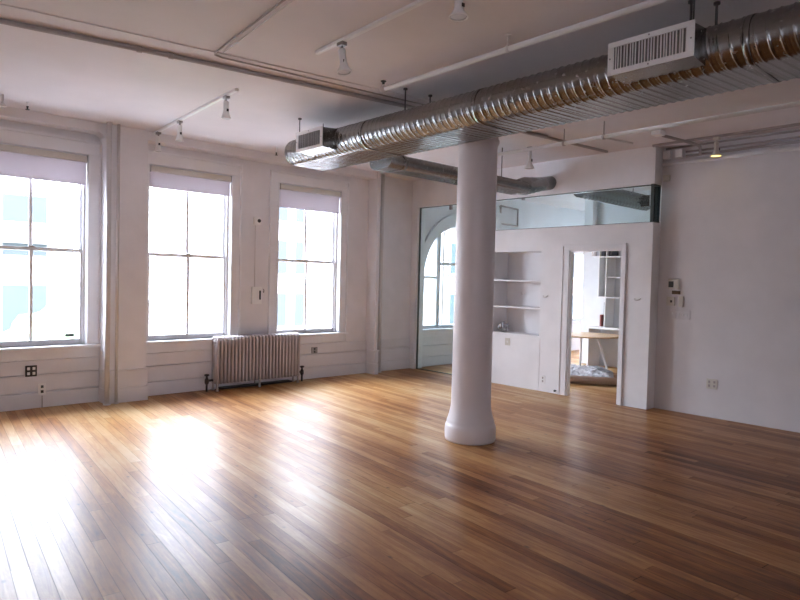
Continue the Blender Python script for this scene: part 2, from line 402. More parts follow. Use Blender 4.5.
# ------------------------------------------------------------------ glass partition
gx=XP+.06
def channel(b,*a): b.box(*a,.001)
G1=thing('glass_partition','tall clear glass panel between white corner wall and the column, thin dark edging','glass panel',(gx,7.2,0))
B().box(gx,gx+.010,6.605,7.835,.012,2.835).make('pane',M['tglass'],G1)
b=B(); b.box(gx-.012,gx+.022,6.60,7.84,0,.012).box(gx-.012,gx+.022,7.828,7.84,.012,2.84).box(gx-.012,gx+.022,6.60,7.828,2.828,2.84)
b.make('edge_channel',M['frame'],G1)
b=B().box(gx-.012,gx+.022,7.09,7.14,2.76,2.828,.002); b.make('clamp',M['steel'],G1)
G2=thing('transom_glass','long horizontal glass strip above the doorway and niche wall, turning the corner at right','glass panel',(gx,5.1,2.36))
B().box(gx,gx+.010,3.64,6.60,2.372,2.828).make('pane',M['tglass'],G2)
B().box(XP+.045,XR-.005,3.625,3.635,2.372,2.828).make('pane',M['tglass'],G2)
B().box(gx-.012,gx+.022,3.65,6.60,2.36,2.372).make('edge_channel',M['frame'],G2); B().box(gx-.012,gx+.022,3.65,6.60,2.828,2.84).make('edge_channel',M['frame'],G2)
b=B(); b.box(XP+.002,XR-.002,3.61,3.645,2.36,2.376).box(XP+.002,XR-.002,3.61,3.645,2.824,2.84)
b.box(XP+.002,XP+.022,3.61,3.645,2.376,2.824).box(XR-.018,XR-.002,3.61,3.645,2.376,2.824)
b.make('edge_channel',M['frame'],G2)
b=B()
for y in (5.62,): b.box(gx-.016,gx+.026,y,y+.04,2.80,2.828)
b.make('clamp',M['steel'],G2)

# ------------------------------------------------------------------ roller shades
def shade_(x0,x1,zb,label):
    o=((x0+x1)/2,YW+.02,zb); t=thing('roller_shade',label,'window shade',o,'roller shades in the windows')
    B().box(x0+.018,x1-.018,YW-.03,YW+.04,2.862,2.934,.008,2).make('cassette',M['cream'],t)
    B().box(x0+.022,x1-.022,YW+.012,YW+.0125,zb+.02,2.862).make('fabric',M['shade'],t)
    B().box(x0+.022,x1-.022,YW+.006,YW+.021,zb,zb+.022,.003).make('hem_bar',M['shade'],t)
    for xx in (x1-.026,x0+.020): B().box(xx,xx+.006,YW-.034,YW+.035,2.855,2.938).make('bracket',M['steel'],t)
    return t
shade_(*WIN[0],2.595,'rolled grey shade in the leftmost window, at the picture edge')
shade_(*WIN[1],2.665,'rolled grey shade in the middle window behind the hanging spotlights')
shade_(*WIN[2],2.595,'rolled grey shade in the window nearest the room corner')

# ------------------------------------------------------------------ column
CX,CY=4.652,3.995
col=B().lathe([(.243,0),(.250,.02),(.253,.09),(.250,.14),(.243,.16),(.236,.165),(.235,.19),(.228,.21),(.212,.26),(.200,.32),(.196,.37),(.194,.6),(.193,1.4),(.192,2.2),(.190,2.78),(.190,2.87),(.206,2.89),(.208,2.92),(.196,2.95),(.192,3.0),(.192,HC)],(CX,CY,0),seg=64)
tag(col.make('column',M['column']),'round white painted column standing alone in the middle of the wooden floor','column')

# ------------------------------------------------------------------ large spiral duct
RIBS=((.12,.055,1.),(.45,.05,.8),(.62,.04,-.4),(.80,.05,.8))
DX,DZc,DRr=4.083,2.97,.140
OC1,OC2=3.890,4.275
def oval(n,OC1=3.890,OC2=4.275,DZc=2.97,DRr=.140):
    # flat-oval section: (x, z, normal x, normal z) around the perimeter
    L_=OC2-OC1; P=2*L_+2*PI*DRr; out=[]
    for k in range(n):
        d=P*k/n
        if d<L_: out.append((OC1+d,DZc-DRr,0,-1)); continue
        d-=L_
        if d<PI*DRr:
            a=-PI/2+d/DRr; out.append((OC2+DRr*math.cos(a),DZc+DRr*math.sin(a),math.cos(a),math.sin(a))); continue
        d-=PI*DRr
        if d<L_: out.append((OC2-d,DZc+DRr,0,1)); continue
        d-=L_; a=PI/2+d/DRr; out.append((OC1+DRr*math.cos(a),DZc+DRr*math.sin(a),math.cos(a),math.sin(a)))
    return out
def oval_duct(b,y0,y1,pitch,amp,n=96,step=.004,flat=None,sec=None,alongx=False):
    sec=oval(n,*(sec or ())); N_=max(1,int((y1-y0)/step)); rings=[]
    for i in range(N_+1):
        u=y0+(y1-y0)*i/N_; ring=[]
        for k,(x,z,nx,nz) in enumerate(sec):
            d=0
            if flat is not None: d=flat
            else:
                ph=((u/pitch)+k/n)%1
                for c0,w_,a_ in RIBS:
                    t=abs(ph-c0); t=min(t,1-t)
                    if t<w_: d+=a_*amp*(.5+.5*math.cos(PI*t/w_))
            ring.append(b.bm.verts.new((u,x+nx*d,z+nz*d) if alongx else (x+nx*d,u,z+nz*d)))
        rings.append(ring)
    for p_,q_ in zip(rings,rings[1:]):
        for k in range(n):
            f=b.bm.faces.new((p_[k],p_[(k+1)%n],q_[(k+1)%n],q_[k])); f.smooth=True
    b.bm.faces.new(rings[0][::-1]); b.bm.faces.new(rings[-1])
RIBS0=((.12,.055,1.),(.45,.05,.8),(.62,.04,-.4),(.80,.05,.8))
def spiral(b,y0,y1,r,pitch,amp,axis,c,seg=64,step=.006,slant=0.):
    n=int((y1-y0)/step); rings=[]
    for i in range(n+1):
        u=y0+(y1-y0)*i/n; ring=[]
        for k in range(seg):
            th=2*PI*k/seg
            ph=((u/pitch)+th/(2*PI))%1
            d=0
            for c0,w_,a_ in RIBS:
                t=abs(ph-c0); t=min(t,1-t)
                if t<w_: d+=a_*amp*(.5+.5*math.cos(PI*t/w_))
            rr=r+d; z=rr*math.sin(th); a=rr*math.cos(th); uu=u
            if slant and u>y1-slant*2.2:
                f=(u-(y1-slant*2.2))/(slant*2.2); uu=u+f*slant*(z/r)
            ring.append(b.bm.verts.new((c[0]+a,uu,c[1]+z) if axis==1 else (uu,c[0]+a,c[1]+z)))
        rings.append(ring)
    for a_,b2 in zip(rings,rings[1:]):
        for k in range(seg):
            f=b.bm.faces.new((a_[k],a_[(k+1)%seg],b2[(k+1)%seg],b2[k])); f.smooth=True
    b.bm.faces.new(rings[0][::-1]); b.bm.faces.new(rings[-1])
    return rings
T=thing('spiral_duct','huge galvanised spiral air duct crossing below the ceiling in front of the column','air duct',(DX,2.2,DZc-DRr))
b=B(); oval_duct(b,-1.6,6.03,.19,.006); oval_duct(b,6.03,6.06,1,0,flat=.001,step=.03)
b.make('duct_body',M['duct'],T)
def ringband(y,w_=.05,d=.008):
    b=B(); oval_duct(b,y,y+w_,1,0,flat=d,step=w_)
    b.make('joint_band',M['duct'],T)
for y in (3.27,4.70,1.28): ringband(y,.035,.005)
def grille(y0,y1,z0,z1,nl):
    xf=3.60
    q=B(); 
    # tapered take-off box
    q.prism([(xf+.012,z0+.008),(3.86,z0-.012),(3.86,z1+.012),(xf+.012,z1-.008)],1,y0+.012,y1-.012)
    bx=q.make('outlet_box',M['duct'],T)
    fr=B(); t=.032
    fr.box(xf,xf+.012,y0,y1,z0,z0+t,.002).box(xf,xf+.012,y0,y1,z1-t,z1,.002).box(xf,xf+.012,y0,y0+t*1.2,z0+t,z1-t,.002).box(xf,xf+.012,y1-t*1.2,y1,z0+t,z1-t,.002)
    g_=fr.make('grille_frame',M['white'],T)
    for (yy,zz) in ((y0+.016,(z0+z1)/2),(y1-.016,(z0+z1)/2),((y0+y1)/2,z0+.014),((y0+y1)/2,z1-.014)): B().cyl((xf-.002,yy,zz),(xf+.001,yy,zz),.005,10).make('screw',M['steel'],g_)
    lo=B(); a,c=y0+t*1.2,y1-t*1.2
    for i in range(nl):
        y=a+(c-a)*(i+.5)/nl; w_=(c-a)/nl*.36; s_=random.uniform(-.004,.004)
        lo.prism([(xf+.003,y-w_+s_),(xf+.0045,y-w_-.001+s_),(xf+.013,y+w_*.6+s_),(xf+.0115,y+w_*.6+.001+s_)],2,z0+t,z1-t)
    lo.make('louvres',M['bulb_dim'] if False else M['white'],g_)
    B().box(xf+.0122,xf+.0135,a,c,z0+t,z1-t).make('grille_backing',M['grille'],g_)
grille(5.13,5.60,2.87,3.075,26); grille(1.515,2.045,2.868,3.07,24)
for (x,y,zt_,r_) in ((3.87,4.21,3.11,.007),(4.17,4.19,3.11,.007),(3.89,1.66,3.11,.008),(4.02,1.56,3.11,.008),(3.80,5.84,3.07,.005),(3.62,5.14,3.06,.004),(3.62,1.53,3.05,.005)):
    top=HC-.0005 if r_>.0045 else 3.12
    b=B().lathe([(r_,0),(r_,top-.02-zt_+.04)]+([(r_,top-.018-zt_+.04),(.02,top-.014-zt_+.04),(.02,top-zt_+.04)] if r_>.0045 else []),(x,y,zt_-.04),seg=12)
    b.make('hanger_rod',M['rod'],T)


# smaller branch duct along to the partition
T2=thing('branch_duct','narrow flexible grey duct running behind the column into the partition wall','air duct',(6.,5.1,2.76))
S2=(5.085,5.30,2.852,.076); b=B(); oval_duct(b,4.425,6.92,.075,.006,n=56,step=.005,sec=S2,alongx=True); b.make('duct_body',M['duct'],T2)
b=B(); prof=[(.095,0),(.101,.01),(.118,.10),(.122,.14),(.124,.16),(.117,.18),(.119,.22),(.112,.26),(.114,.32),(.104,.36),(.104,.44),(.098,.50),(.098,.75)]
b.lathe(prof,(6.84,5.15,2.858),(1,-.03,.19),40); b.make('reducer_elbow',M['duct'],T2)
for x in (4.62,5.75):
    jb=B(); oval_duct(jb,x,x+.05,1,0,n=56,flat=.008,step=.05,sec=S2,alongx=True); jb.make('joint_band',M['duct'],T2)
B().cyl((6.42,5.1,2.92),(6.42,5.1,HC-.001),.006,8).make('hanger_rod',M['rod'],T2)

# duct seen through the transom glass
T3=thing('office_duct','short spiral duct with white end grille seen through the transom glass','air duct',(9.2,4.9,2.82))
b=B(); spiral(b,8.0,10.05,.125,.10,.006,0,(4.92,2.95),seg=40,step=.01); b.make('duct_body',M['duct'],T3)
b=B().box(9.72,10.02,4.70,4.9,2.85,3.03,.004); bb=b.make('outlet_box',M['duct'],T3)
b=B().box(9.73,10.01,4.685,4.70,2.86,3.02)
for i in range(10): b.box(9.755+i*.026,9.763+i*.026,4.678,4.685,2.88,3.0)
b.make('grille_frame',M['white'],T3)
for x in (8.6,9.6): B().cyl((x,4.92,3.06),(x,4.92,HC-.001),.006,8).make('hanger_rod',M['rod'],T3)

# ------------------------------------------------------------------ radiator
R=thing('radiator','cast iron column radiator painted pinkish grey, standing below the windows','radiator',(4.49,7.84,0))
x0,x1=3.80,5.135; n=25; p_=(x1-x0)/n
def section(x,h):
    s=B()
    # two linked columns front and back with rounded head
    def slab(xc,wd):
        pts=[]; yb,yf=7.745,7.925; r=.055
        for cy,a0 in ((yf-r,0),(yb+r,90)):
            for i in range(7):
                a=math.radians(a0+i*15); pts.append((cy+r*math.cos(a),h-r+r*math.sin(a)))
        for cy,a0 in ((yb+.03,180),(yf-.03,270)):
            for i in range(5):
                a=math.radians(a0+i*22.5); pts.append((cy+.03*math.cos(a),.125+.03*math.sin(a)))
        s.prism(pts,0,xc-wd/2,xc+wd/2)
    slab(x,.020)
    for yc in (7.765,7.835,7.905): s.tube([(x,yc,.10),(x,yc,.13),(x,yc,h-.055),(x,yc,h-.03)],[.012,.0195,.0195,.014],10)
    s.cyl((x-p_/2,7.835,.145),(x+p_/2,7.835,.145),.026,14); s.cyl((x-p_/2,7.835,h-.07),(x+p_/2,7.835,h-.07),.026,14)
    s.tube([(x,7.770,h-.050),(x,7.790,h-.022),(x,7.835,h-.010),(x,7.880,h-.022),(x,7.900,h-.050)],.0195,10)
    return s
hs=.735
first=section(x0+p_/2,hs).make('section',M['rad'],R)
for i in range(1,n):
    c=first.copy(); C.objects.link(c); c.parent=R; c.location=(i*p_,0,0)
for x in (x0+p_/2,(x0+x1)/2,x1-p_/2):
    for y in (7.77,7.90): B().lathe([(.022,0),(.018,.02),(.014,.05),(.018,.11)],(x,y,0),seg=14).make('foot',M['rad'],R)
def valve(x,s_):
    v=B().cyl((x,7.835,.0),(x,7.835,.15),.014,12).lathe([(.022,0),(.028,.02),(.026,.06),(.016,.08),(.012,.11)],(x,7.835,.10),seg=16)
    v.cyl((x,7.835,.145),(x-s_*.085,7.835,.145),.016,12)
    vo=v.make('valve',M['darkmetal'],R)
    B().lathe([(.01,0),(.03,.006),(.034,.016),(.03,.026),(.008,.03)],(x,7.835,.205),seg=18).make('handwheel',M['darkmetal'],vo)
valve(x0-.095,-1); valve(x1+.085,1)
B().box(x0+.1,x1-.1,7.80,7.93,.012,.03,.004).make('drip_tray',M['darkmetal'],R)

# ------------------------------------------------------------------ pipes
def riser(x,y,r,label,mat='pipe',z1=HC):
    b=B().cyl((x,y,0.0),(x,y,z1),r,20).lathe([(r+.004,0),(r+.015,.004),(r+.013,.014),(r+.002,.018)],(x,y,0),seg=24)
    tag(b.make('riser_pipe',M[mat]),label,'pipe')
riser(2.385,7.672,.028,'thicker white vertical pipe on the pier right of the first window')
riser(2.495,7.69,.018,'thinner white vertical pipe on the pier beside a thicker one')
riser(6.775,7.87,.032,'white vertical pipe in the far corner near the tall glass panel')
def run(name,pts,r,mat,label,cat='pipe',couplings=(),sub='coupling'):
    b=B().tube(pts,r,12)
    for c,d in couplings:
        b.lathe([(r,-.02),(r+.007,-.018),(r+.007,.018),(r,.02)],c,d,14)
    return tag(b.make(name,M[mat]),label,cat)
run('ceiling_pipe',[(X0+.1,5.60,3.284),(.86,5.11,3.284),(2.20,4.865,3.284),(4.13,4.575,3.284),(6.2,4.27,3.284)],.019,'pipedark','long dark dusty pipe fixed along the ceiling left of the big duct',couplings=[((1.75,4.945,3.284),(1,-.17,0)),((1.98,4.90,3.284),(1,-.17,0))])
run('ceiling_conduit',[(2.02,2.4,3.298),(2.105,3.47,3.298),(2.215,4.60,3.298),(2.235,4.665,3.298),(2.30,4.68,3.298),(3.3,4.56,3.298),(4.42,4.42,3.298)],.007,'pipedark','thin ceiling conduit with a right-angle bend above the window side','conduit')
run('ceiling_conduit',[(2.07,2.4,3.300),(2.155,3.47,3.300),(2.262,4.58,3.300)],.004,'pipe','thinner pale ceiling wire running beside the bent conduit','conduit')
# sprinkler main in front of the duct
SP=thing('sprinkler_pipe','white sprinkler pipe hung beside the big duct, with dark upright sprinkler at its end','pipe',(3.53,2.5,3.18))
b=B().tube([(3.53,4.14,3.205),(3.53,-2.0,3.205)],.020,14); b.lathe([(.02,0),(.028,.004),(.028,.05),(.02,.054)],(3.53,4.15,3.205),(0,-1,0),16)
b.make('pipe_run',M['pipe'],SP)
b=B().cyl((3.53,4.125,3.19),(3.53,4.125,3.245),.015,12); b.make('riser_nipple',M['white'],SP)
b=B().lathe([(.010,0),(.012,.02),(.02,.024),(.026,.03),(.022,.034)],(3.53,4.125,3.245),seg=14); b.make('sprinkler_head',M['black'],SP)
b=B().cyl((3.53,2.78,3.21),(3.53,2.78,HC-.001),.006,8).lathe([(.022,-.012),(.027,-.01),(.027,.01),(.022,.012)],(3.53,2.78,3.205),(0,1,0),16).cyl((3.53,2.78,HC-.012),(3.53,2.78,HC-.0005),.02,12)
b.make('hanger',M['pipe'],SP)
# second sprinkler line near the partition
SP2=thing('sprinkler_pipe','white sprinkler pipe between the column and the partition, hung by rings','pipe',(6.1,2.6,3.12))
b=B().tube([(6.1,5.55,3.145),(6.1,-2.0,3.145)],.022,14).tube([(6.1,3.52,3.145),(6.2,3.50,3.15),(6.62,3.42,3.15)],.012,10)
b.make('pipe_run',M['pipe'],SP2)
for y in (3.97,3.48,.9):
    b=B().cyl((6.1,y,3.15),(6.1,y,HC-.001),.006,8).lathe([(.022,-.014),(.029,-.012),(.029,.012),(.022,.014)],(6.1,y,3.145),(0,1,0),16)
    b.make('hanger',M['pipedark'],SP2)
# conduit run from round box to right wall
run('ceiling_conduit',[(6.70,-2.,3.292),(6.70,2.4,3.292),(6.70,3.9,3.292)],.010,'pipedark','thin straight conduit along the ceiling near the right wall','conduit')
CB=thing('conduit_bend','pale square junction box with dark conduit bending to the right wall','conduit',(7.2,3.2,3.2))
B().box(6.80,6.93,3.19,3.30,3.255,HC-.001,.006).make('junction_box',M['white'],CB)
B().tube([(6.93,3.22,3.262),(7.55,3.13,3.262),(7.64,3.12,3.26),(7.69,3.115,3.245),(7.705,3.115,3.20),(7.70,3.115,3.155)],.017,12).make('conduit_run',M['conduit'],CB)
# horizontal lines high on the right wall
run('wall_pipe',[(7.725,3.58,3.09),(7.725,-2.6,3.09)],.022,'pipe','pale horizontal pipe high along the right wall')
run('wall_conduit',[(7.74,3.30,3.165),(7.74,-2.6,3.165)],.016,'conduit','dark horizontal conduit high on the right wall, lowest of three','conduit')
run('wall_conduit',[(7.74,3.30,3.215),(7.74,-2.6,3.215)],.012,'conduit','dark horizontal conduit high on the right wall, middle of three','conduit')
run('wall_conduit',[(7.745,3.55,3.285),(7.745,-2.6,3.285)],.012,'conduit','dark horizontal conduit at the top of the right wall under the ceiling','conduit')
for y,l in ((3.525,'square white junction box high in the corner, the left one'),(3.37,'square white junction box high in the corner, the right one')):
    tag(B().box(7.69,7.769,y-.045,y+.045,3.155,3.25,.006,2).make('junction_box',M['white']),l,'electrical box','junction boxes in the corner')
tag(B().box(7.725,7.769,3.49,3.57,2.88,2.96,.005,2).box(7.720,7.726,3.51,3.55,2.90,2.94,.002).make('door_chime',M['cream']),'small cream box on the wall just right of the transom glass corner','wall box')

# ------------------------------------------------------------------ track lighting
def track(name,a,b_,label,mat='white'):
    a=Vector(a);b_=Vector(b_); d=(b_-a); L_=d.length; ang=math.atan2(d.y,d.x)
    t=B().box(0,L_,-.017,.017,-.026,0,.002).box(0,L_,-.006,.006,-.0275,-.026)
    t.box(-.006,0,-.019,.019,-.028,0,.002).box(L_,L_+.006,-.019,.019,-.028,0,.002)
    mt=Matrix.Translation(a)@Matrix.Rotation(ang,4,'Z'); bmesh.ops.transform(t.bm,matrix=mt,verts=t.bm.verts[:])
    return tag(t.make(name,M[mat]),label,'light track')
track('light_track',(2.79,5.37,HC-.0005),(2.945,7.76,HC-.0005),'thin white light track on the ceiling holding three hanging spotlights')
track('light_track',(2.77,4.03,HC-.0005),(2.66,1.4,HC-.0005),'thin light track on the ceiling above the single bulb at top centre','white')
track('light_track',(5.55,4.40,HC-.0005),(7.45,4.20,HC-.0005),'dark thin track across the ceiling behind the big duct','conduit')
track('light_track',(7.50,3.60,HC-.0005),(7.50,-1.5,HC-.0005),'track beside the right wall holding the lit lamp','pipedark')
def spot(x,y,zt,zb,r,label,tilt=(0,0,-1),lit=False,group='track spotlights',bell=True,mat='white'):
    h=zt-zb; t=thing('track_spotlight',label,'spotlight',(x,y,zb),group)
    B().box(x-.022,x+.022,y-.035,y+.035,zt-.030,zt,.003).cyl((x,y,zt-.03),(x,y,zt-.055),.010,12).make('track_adapter',M['steel' if not lit else 'cream'],t)
    ax=Vector(tilt).normalized(); o=Vector((x,y,zt-.05))
    prof=[(.012,0),(.024,.003),(.026,.012),(.026,h*.50),(.029,h*.53),(.031,h*.60),(r*.80,h*.72),(r,h*.80),(r,h*.845),(r*.92,h*.845),(r*.86,h*.80)] 
    bb=B().lathe(prof,o,ax,24,cap=False); bb.bm.faces.new([v for v in bb.bm.verts[:24]][::-1])
    hz=bb.make('lamp_housing',M[mat],t,recalc=True)
    B().lathe([(r*.86,h*.79),(r*.80,h*.83),(r*.45,h*.85),(.002,h*.855)],o,ax,24).make('bulb',M['bulb_lit' if lit else 'bulb_dim'],t)
    side=ax.orthogonal().normalized()
    B().box(x-.010,x+.010,y-r*.1-.032,y-r*.1-.026,zt-.05-h*.52,zt-.05-h*.40).make('switch',M['black'],t)
    return t
spot(2.935,7.62,3.29,3.07,.045,'farthest hanging white spotlight on the left track, nearest the window wall')
spot(2.888,6.88,3.29,3.08,.045,'middle hanging white spotlight on the left track')
spot(2.805,5.60,3.29,3.09,.045,'white bell-shaped spotlight nearest the big duct on the left track')
spot(2.757,3.70,3.285,3.075,.055,'white spotlight under the upper track at top centre of the ceiling',tilt=(.06,-.15,-1))
spot(2.705,2.50,3.285,3.12,.058,'round spotlight cut by the top edge of the picture',tilt=(0,0,-1))
spot(7.50,2.855,3.285,3.09,.062,'glowing yellow spotlight beside the right wall conduits',lit=True,mat='cream')
sp=spot(6.62,4.81,3.309,3.04,.060,'clear jar-shaped lamp hanging behind the column above the branch duct end')
# ceiling odds
def sprk(x,y,z,label):
    t=thing('ceiling_sprinkler',label,'sprinkler',(x,y,z))
    B().cyl((x,y,z+.03),(x,y,HC if y<7.78 else z+.05),.008,10).make('stem',M['white'],t)
    B().lathe([(.02,0),(.022,.004),(.008,.008),(.010,.032),(.014,.036)],(x,y,z),seg=14).make('deflector',M['black'],t)
sprk(1.50,7.42,3.23,'small dark sprinkler on the ceiling above the leftmost window')
sprk(4.42,7.35,3.20,'small dark sprinkler on the ceiling left of the duct end')
tag(B().cyl((1.26,7.30,3.20),(1.26,7.30,HC),.012,10).lathe([(.03,0),(.034,.01),(.02,.03)],(1.26,7.30,3.19),seg=14).make('ceiling_hook',M['pipe']),'small white ceiling fitting at the far left edge above the window','fitting')

# ------------------------------------------------------------------ wall devices
# sensor and box between windows
t=thing('door_camera','small white wall sensor with a round dark lens between two windows','sensor',(4.49,YW,2.30))
B().box(4.435,4.54,YW-.055,YW-.001,2.30,2.41,.008,2).make('housing',M['white'],t)
B().cyl((4.505,YW-.062,2.358),(4.505,YW-.054,2.358),.026,18).make('lens',M['black'],t)
tag(B().tube([(4.472,YW-.006,2.30),(4.474,YW-.006,1.8),(4.478,YW-.006,1.41)],.005,6).make('cable',M['pipe']),'thin pale cable running down from the round-lens sensor to the intercom','cable')
t=thing('intercom_box','white wall box with dark slot below the sensor between two windows','intercom',(4.50,YW,1.165))
B().box(4.42,4.575,YW-.045,YW-.001,1.165,1.41,.006,2).make('housing',M['white'],t)
B().box(4.530,4.558,YW-.050,YW-.044,1.23,1.36,.003).make('slot',M['black'],t)
tag(B().tube([(4.62,YW-.004,1.38),(4.622,YW-.02,1.36),(4.616,YW-.022,1.33),(4.608,YW-.02,1.345)],.005,6).make('wall_hook',M['darkmetal']),'tiny dark hook right of the white intercom box','hook')
def outlet_y(x,z,w_,h,yf,label,mat='white',quad=False,hole='black'):
    t=thing('wall_outlet',label,'outlet',(x,yf,z-h/2))
    B().box(x-w_/2,x+w_/2,yf-.012,yf-.0005,z-h/2,z+h/2,.002).make('cover_plate',M[mat],t)
    for dx in ((-w_*.23,w_*.23) if quad else (0,)):
        for dz in (-h*.22,h*.22): B().box(x+dx-.014,x+dx+.014,yf-.016,yf-.011,z+dz-.016,z+dz+.016,.002).make('socket',M[hole],t)
    return t
outlet_y(1.655,.43,.115,.125,YW-.036,'dark square four-socket outlet on the white panelling under leftmost window','darkmetal',True,'white')
o_=outlet_y(1.765,.215,.075,.13,YW-.040,'small white outlet with dark sockets just above the floor at far left','white')
B().tube([(1.765,YW-.052,.14),(1.766,YW-.054,.07),(1.765,YW-.053,0.006)],.006,8).make('cord',M['conduit'],o_)
outlet_y(5.515,.44,.11,.10,YW-.030,'grey metal outlet on the panelling right of the radiator','steel',False,'black')
def plate_x(y,z,w_,h,xf,label,name='wall_outlet',cat='outlet',mat='white',kind='outlet'):
    t=thing(name,label,cat,(xf,y,z-h/2))
    B().box(xf-.008,xf-.0005,y-w_/2,y+w_/2,z-h/2,z+h/2,.002).make('cover_plate',M[mat],t)
    if kind=='outlet': sp=[(0,a) for a in (-h*.2,h*.2)]
    elif kind=='quad': sp=[(c,a) for c in (-w_*.24,w_*.24) for a in (-h*.2,h*.2)]
    elif kind=='switch': sp=[(0,0)]
    else: sp=[(c,0) for c in (-w_*.25,0,w_*.25)]
    for dy,dz in sp:
        if kind in ('outlet','quad'): B().box(xf-.011,xf-.0075,y+dy-.012,y+dy+.012,z+dz-.014,z+dz+.014,.002).make('socket',M['conduit'],t)
        else: B().box(xf-.016,xf-.0075,y+dy-.006,y+dy+.006,z-.013,z+.013,.002).make('toggle',M['white'],t)
    return t
plate_x(5.80,.665,.09,.11,XP-.005,'cream switch plate on the cabinet front under the niche','wall_switch','switch','cream',kind='switch')
plate_x(5.15,.175,.075,.12,XP,'white outlet low on the partition left of the doorway')
plate_x(2.90,.405,.125,.12,XR-.0,'white four-socket outlet low on the bare right wall',mat='cream',kind='quad')
plate_x(3.27,1.21,.17,.11,XR,'wide pale switch plate with three toggles on the right wall','wall_switch','switch','wall_right',kind='switches')
plate_x(3.40,1.225,.08,.11,XR,'narrow pale switch plate left of the wide one on the right wall','wall_switch','switch','wall_right',kind='switch')
def wallunit(y,z,w_,h,d,label,name,cat,mat,scr=None,smat='lcd'):
    t=thing(name,label,cat,(XR,y,z-h/2))
    B().box(XR-d,XR-.0005,y-w_/2,y+w_/2,z-h/2,z+h/2,.004,2).make('housing',M[mat],t)
    if scr:
        dy,dz,sw,sh=scr
        B().box(XR-d-.002,XR-d+.001,y+dy-sw/2,y+dy+sw/2,z+dz-sh/2,z+dz+sh/2,.001).make('display',M[smat],t)
wallunit(3.395,1.59,.135,.13,.03,'cream thermostat with dark display, topmost of the right wall controls','thermostat','thermostat','cream',(.028,-.002,.062,.075))
wallunit(3.365,1.487,.10,.045,.022,'small dark amber display box under the thermostat','alarm_display','wall control','amber')
wallunit(3.425,1.375,.10,.11,.028,'cream keypad with a round dark knob below the dark display','wall_keypad','wall control','cream',(-.01,0,.026,.03),'black')
wallunit(3.30,1.375,.055,.13,.022,'slim white wall box right of the keypad','wall_control','wall control','cream')
def hook(x,y,z,label,sgn=-1):
    b=B().tube([(x,y+.04,z+.012),(x-.03,y+.025,z-.008),(x-.04,y,z-.012),(x-.03,y-.025,z-.008),(x,y-.04,z+.012)],.005,8)
    tag(b.make('wall_hook',M['pipe']),label,'hook')
hook(XP,5.15,1.375,'small pale bracket on the partition left of the doorway')
hook(XP,3.765,1.385,'small pale bracket on the partition right of the doorway')
hook(XP+.36,5.80,1.40,'small pale bracket on the back of the wall niche')
tag(B().cyl((XP-.001,4.925,.045),(XP-.03,4.925,.045),.008,10).cyl((XP-.03,4.925,.045),(XP-.042,4.925,.045),.016,12).make('door_stop',M['black']),'black rubber door stop low beside the left door casing','door stop')
# crumpled foil ornament on the niche bottom
b=B(); bmesh.ops.create_icosphere(b.bm,subdivisions=3,radius=.085)
for v in b.bm.verts:
    v.co*=1+random.uniform(-.28,.25); v.co.z*=.8
zmin=min(v.co.z for v in b.bm.verts)
bmesh.ops.translate(b.bm,vec=(XP+.17,6.02,NB+.014-zmin),verts=b.bm.verts[:])
tag(b.make('foil_ornament',M['silver']),'small crumpled silvery ornament on the bottom of the niche, beside the column edge','ornament')
# sticker on window glass
tag(B().box(2.03,2.13,YW+.075,YW+.077,.79,.83).make('window_sticker',M['sticker']),'small dark sticker at the bottom of the leftmost window','sticker')

# ------------------------------------------------------------------ next room furniture
t=thing('round_table','round pale wood table with white splayed legs seen through the doorway','table',(9.98,5.86,.0))
tc_=(9.98,5.84)
B().lathe([(.53,0),(.548,.006),(.55,.018),(.545,.026)],(tc_[0],tc_[1],.645),seg=48).make('tabletop',M['tabletop'],t)
for (bx,by,tx,ty) in ((9.80,5.90,9.84,5.92),(10.16,5.56,9.99,5.68),(9.55,6.02,9.66,6.02)):
    B().tube([(tx,ty,.645),(bx,by,.0)],[.022,.017],10).make('leg',M['white'],t)
# rolled rug
d=Vector((.36,-.58,0)).normalized()
rg=B(); a=Vector((8.42,5.60,.064)); e=a+d*1.15
rg.tube([a,a+d*.3,a+d*.6,a+d*.9,e],[.061,.063,.062,.064,.061],20)
tag(rg.make('rolled_rug',M['tan']),'tan rolled-up rug lying on the floor just past the doorway','rug')
fl=B(); bmesh.ops.create_grid(fl.bm,x_segments=60,y_segments=60,size=1)
import mathutils.noise as mn
for v in fl.bm.verts:
    u,w_=v.co.x,v.co.y
    px=9.62+u*.66; py=5.42+(px-9.1)*.55+w_*.55
    edge=max(0,1-max(abs(u),abs(w_))**6)
    v.co=Vector((px+.0,py,.01+edge*(.085+.05*mn.noise(Vector((px*5,py*5,0)))+.03*mn.noise(Vector((px*22,py*22,3))))))
r_=bmesh.ops.extrude_face_region(fl.bm,geom=fl.bm.faces[:])
for v in [g_ for g_ in r_['geom'] if isinstance(g_,bmesh.types.BMVert)]: v.co.z=.001
tag(fl.make('shaggy_rug',M['fleece']),'grey shaggy rug heaped behind the tan roll, under the round table','rug')
# desk
t=thing('desk','white desk with panel side against the far wall of the office','desk',(10.72,5.8,0))
B().box(10.55,10.995,4.9,6.24,.735,.775,.003).make('desktop',M['white'],t)
B().box(10.57,10.99,6.20,6.23,0,.735,.002).make('side_panel',M['white'],t)
B().box(10.57,10.99,4.92,4.95,0,.735,.002).make('side_panel',M['white'],t)
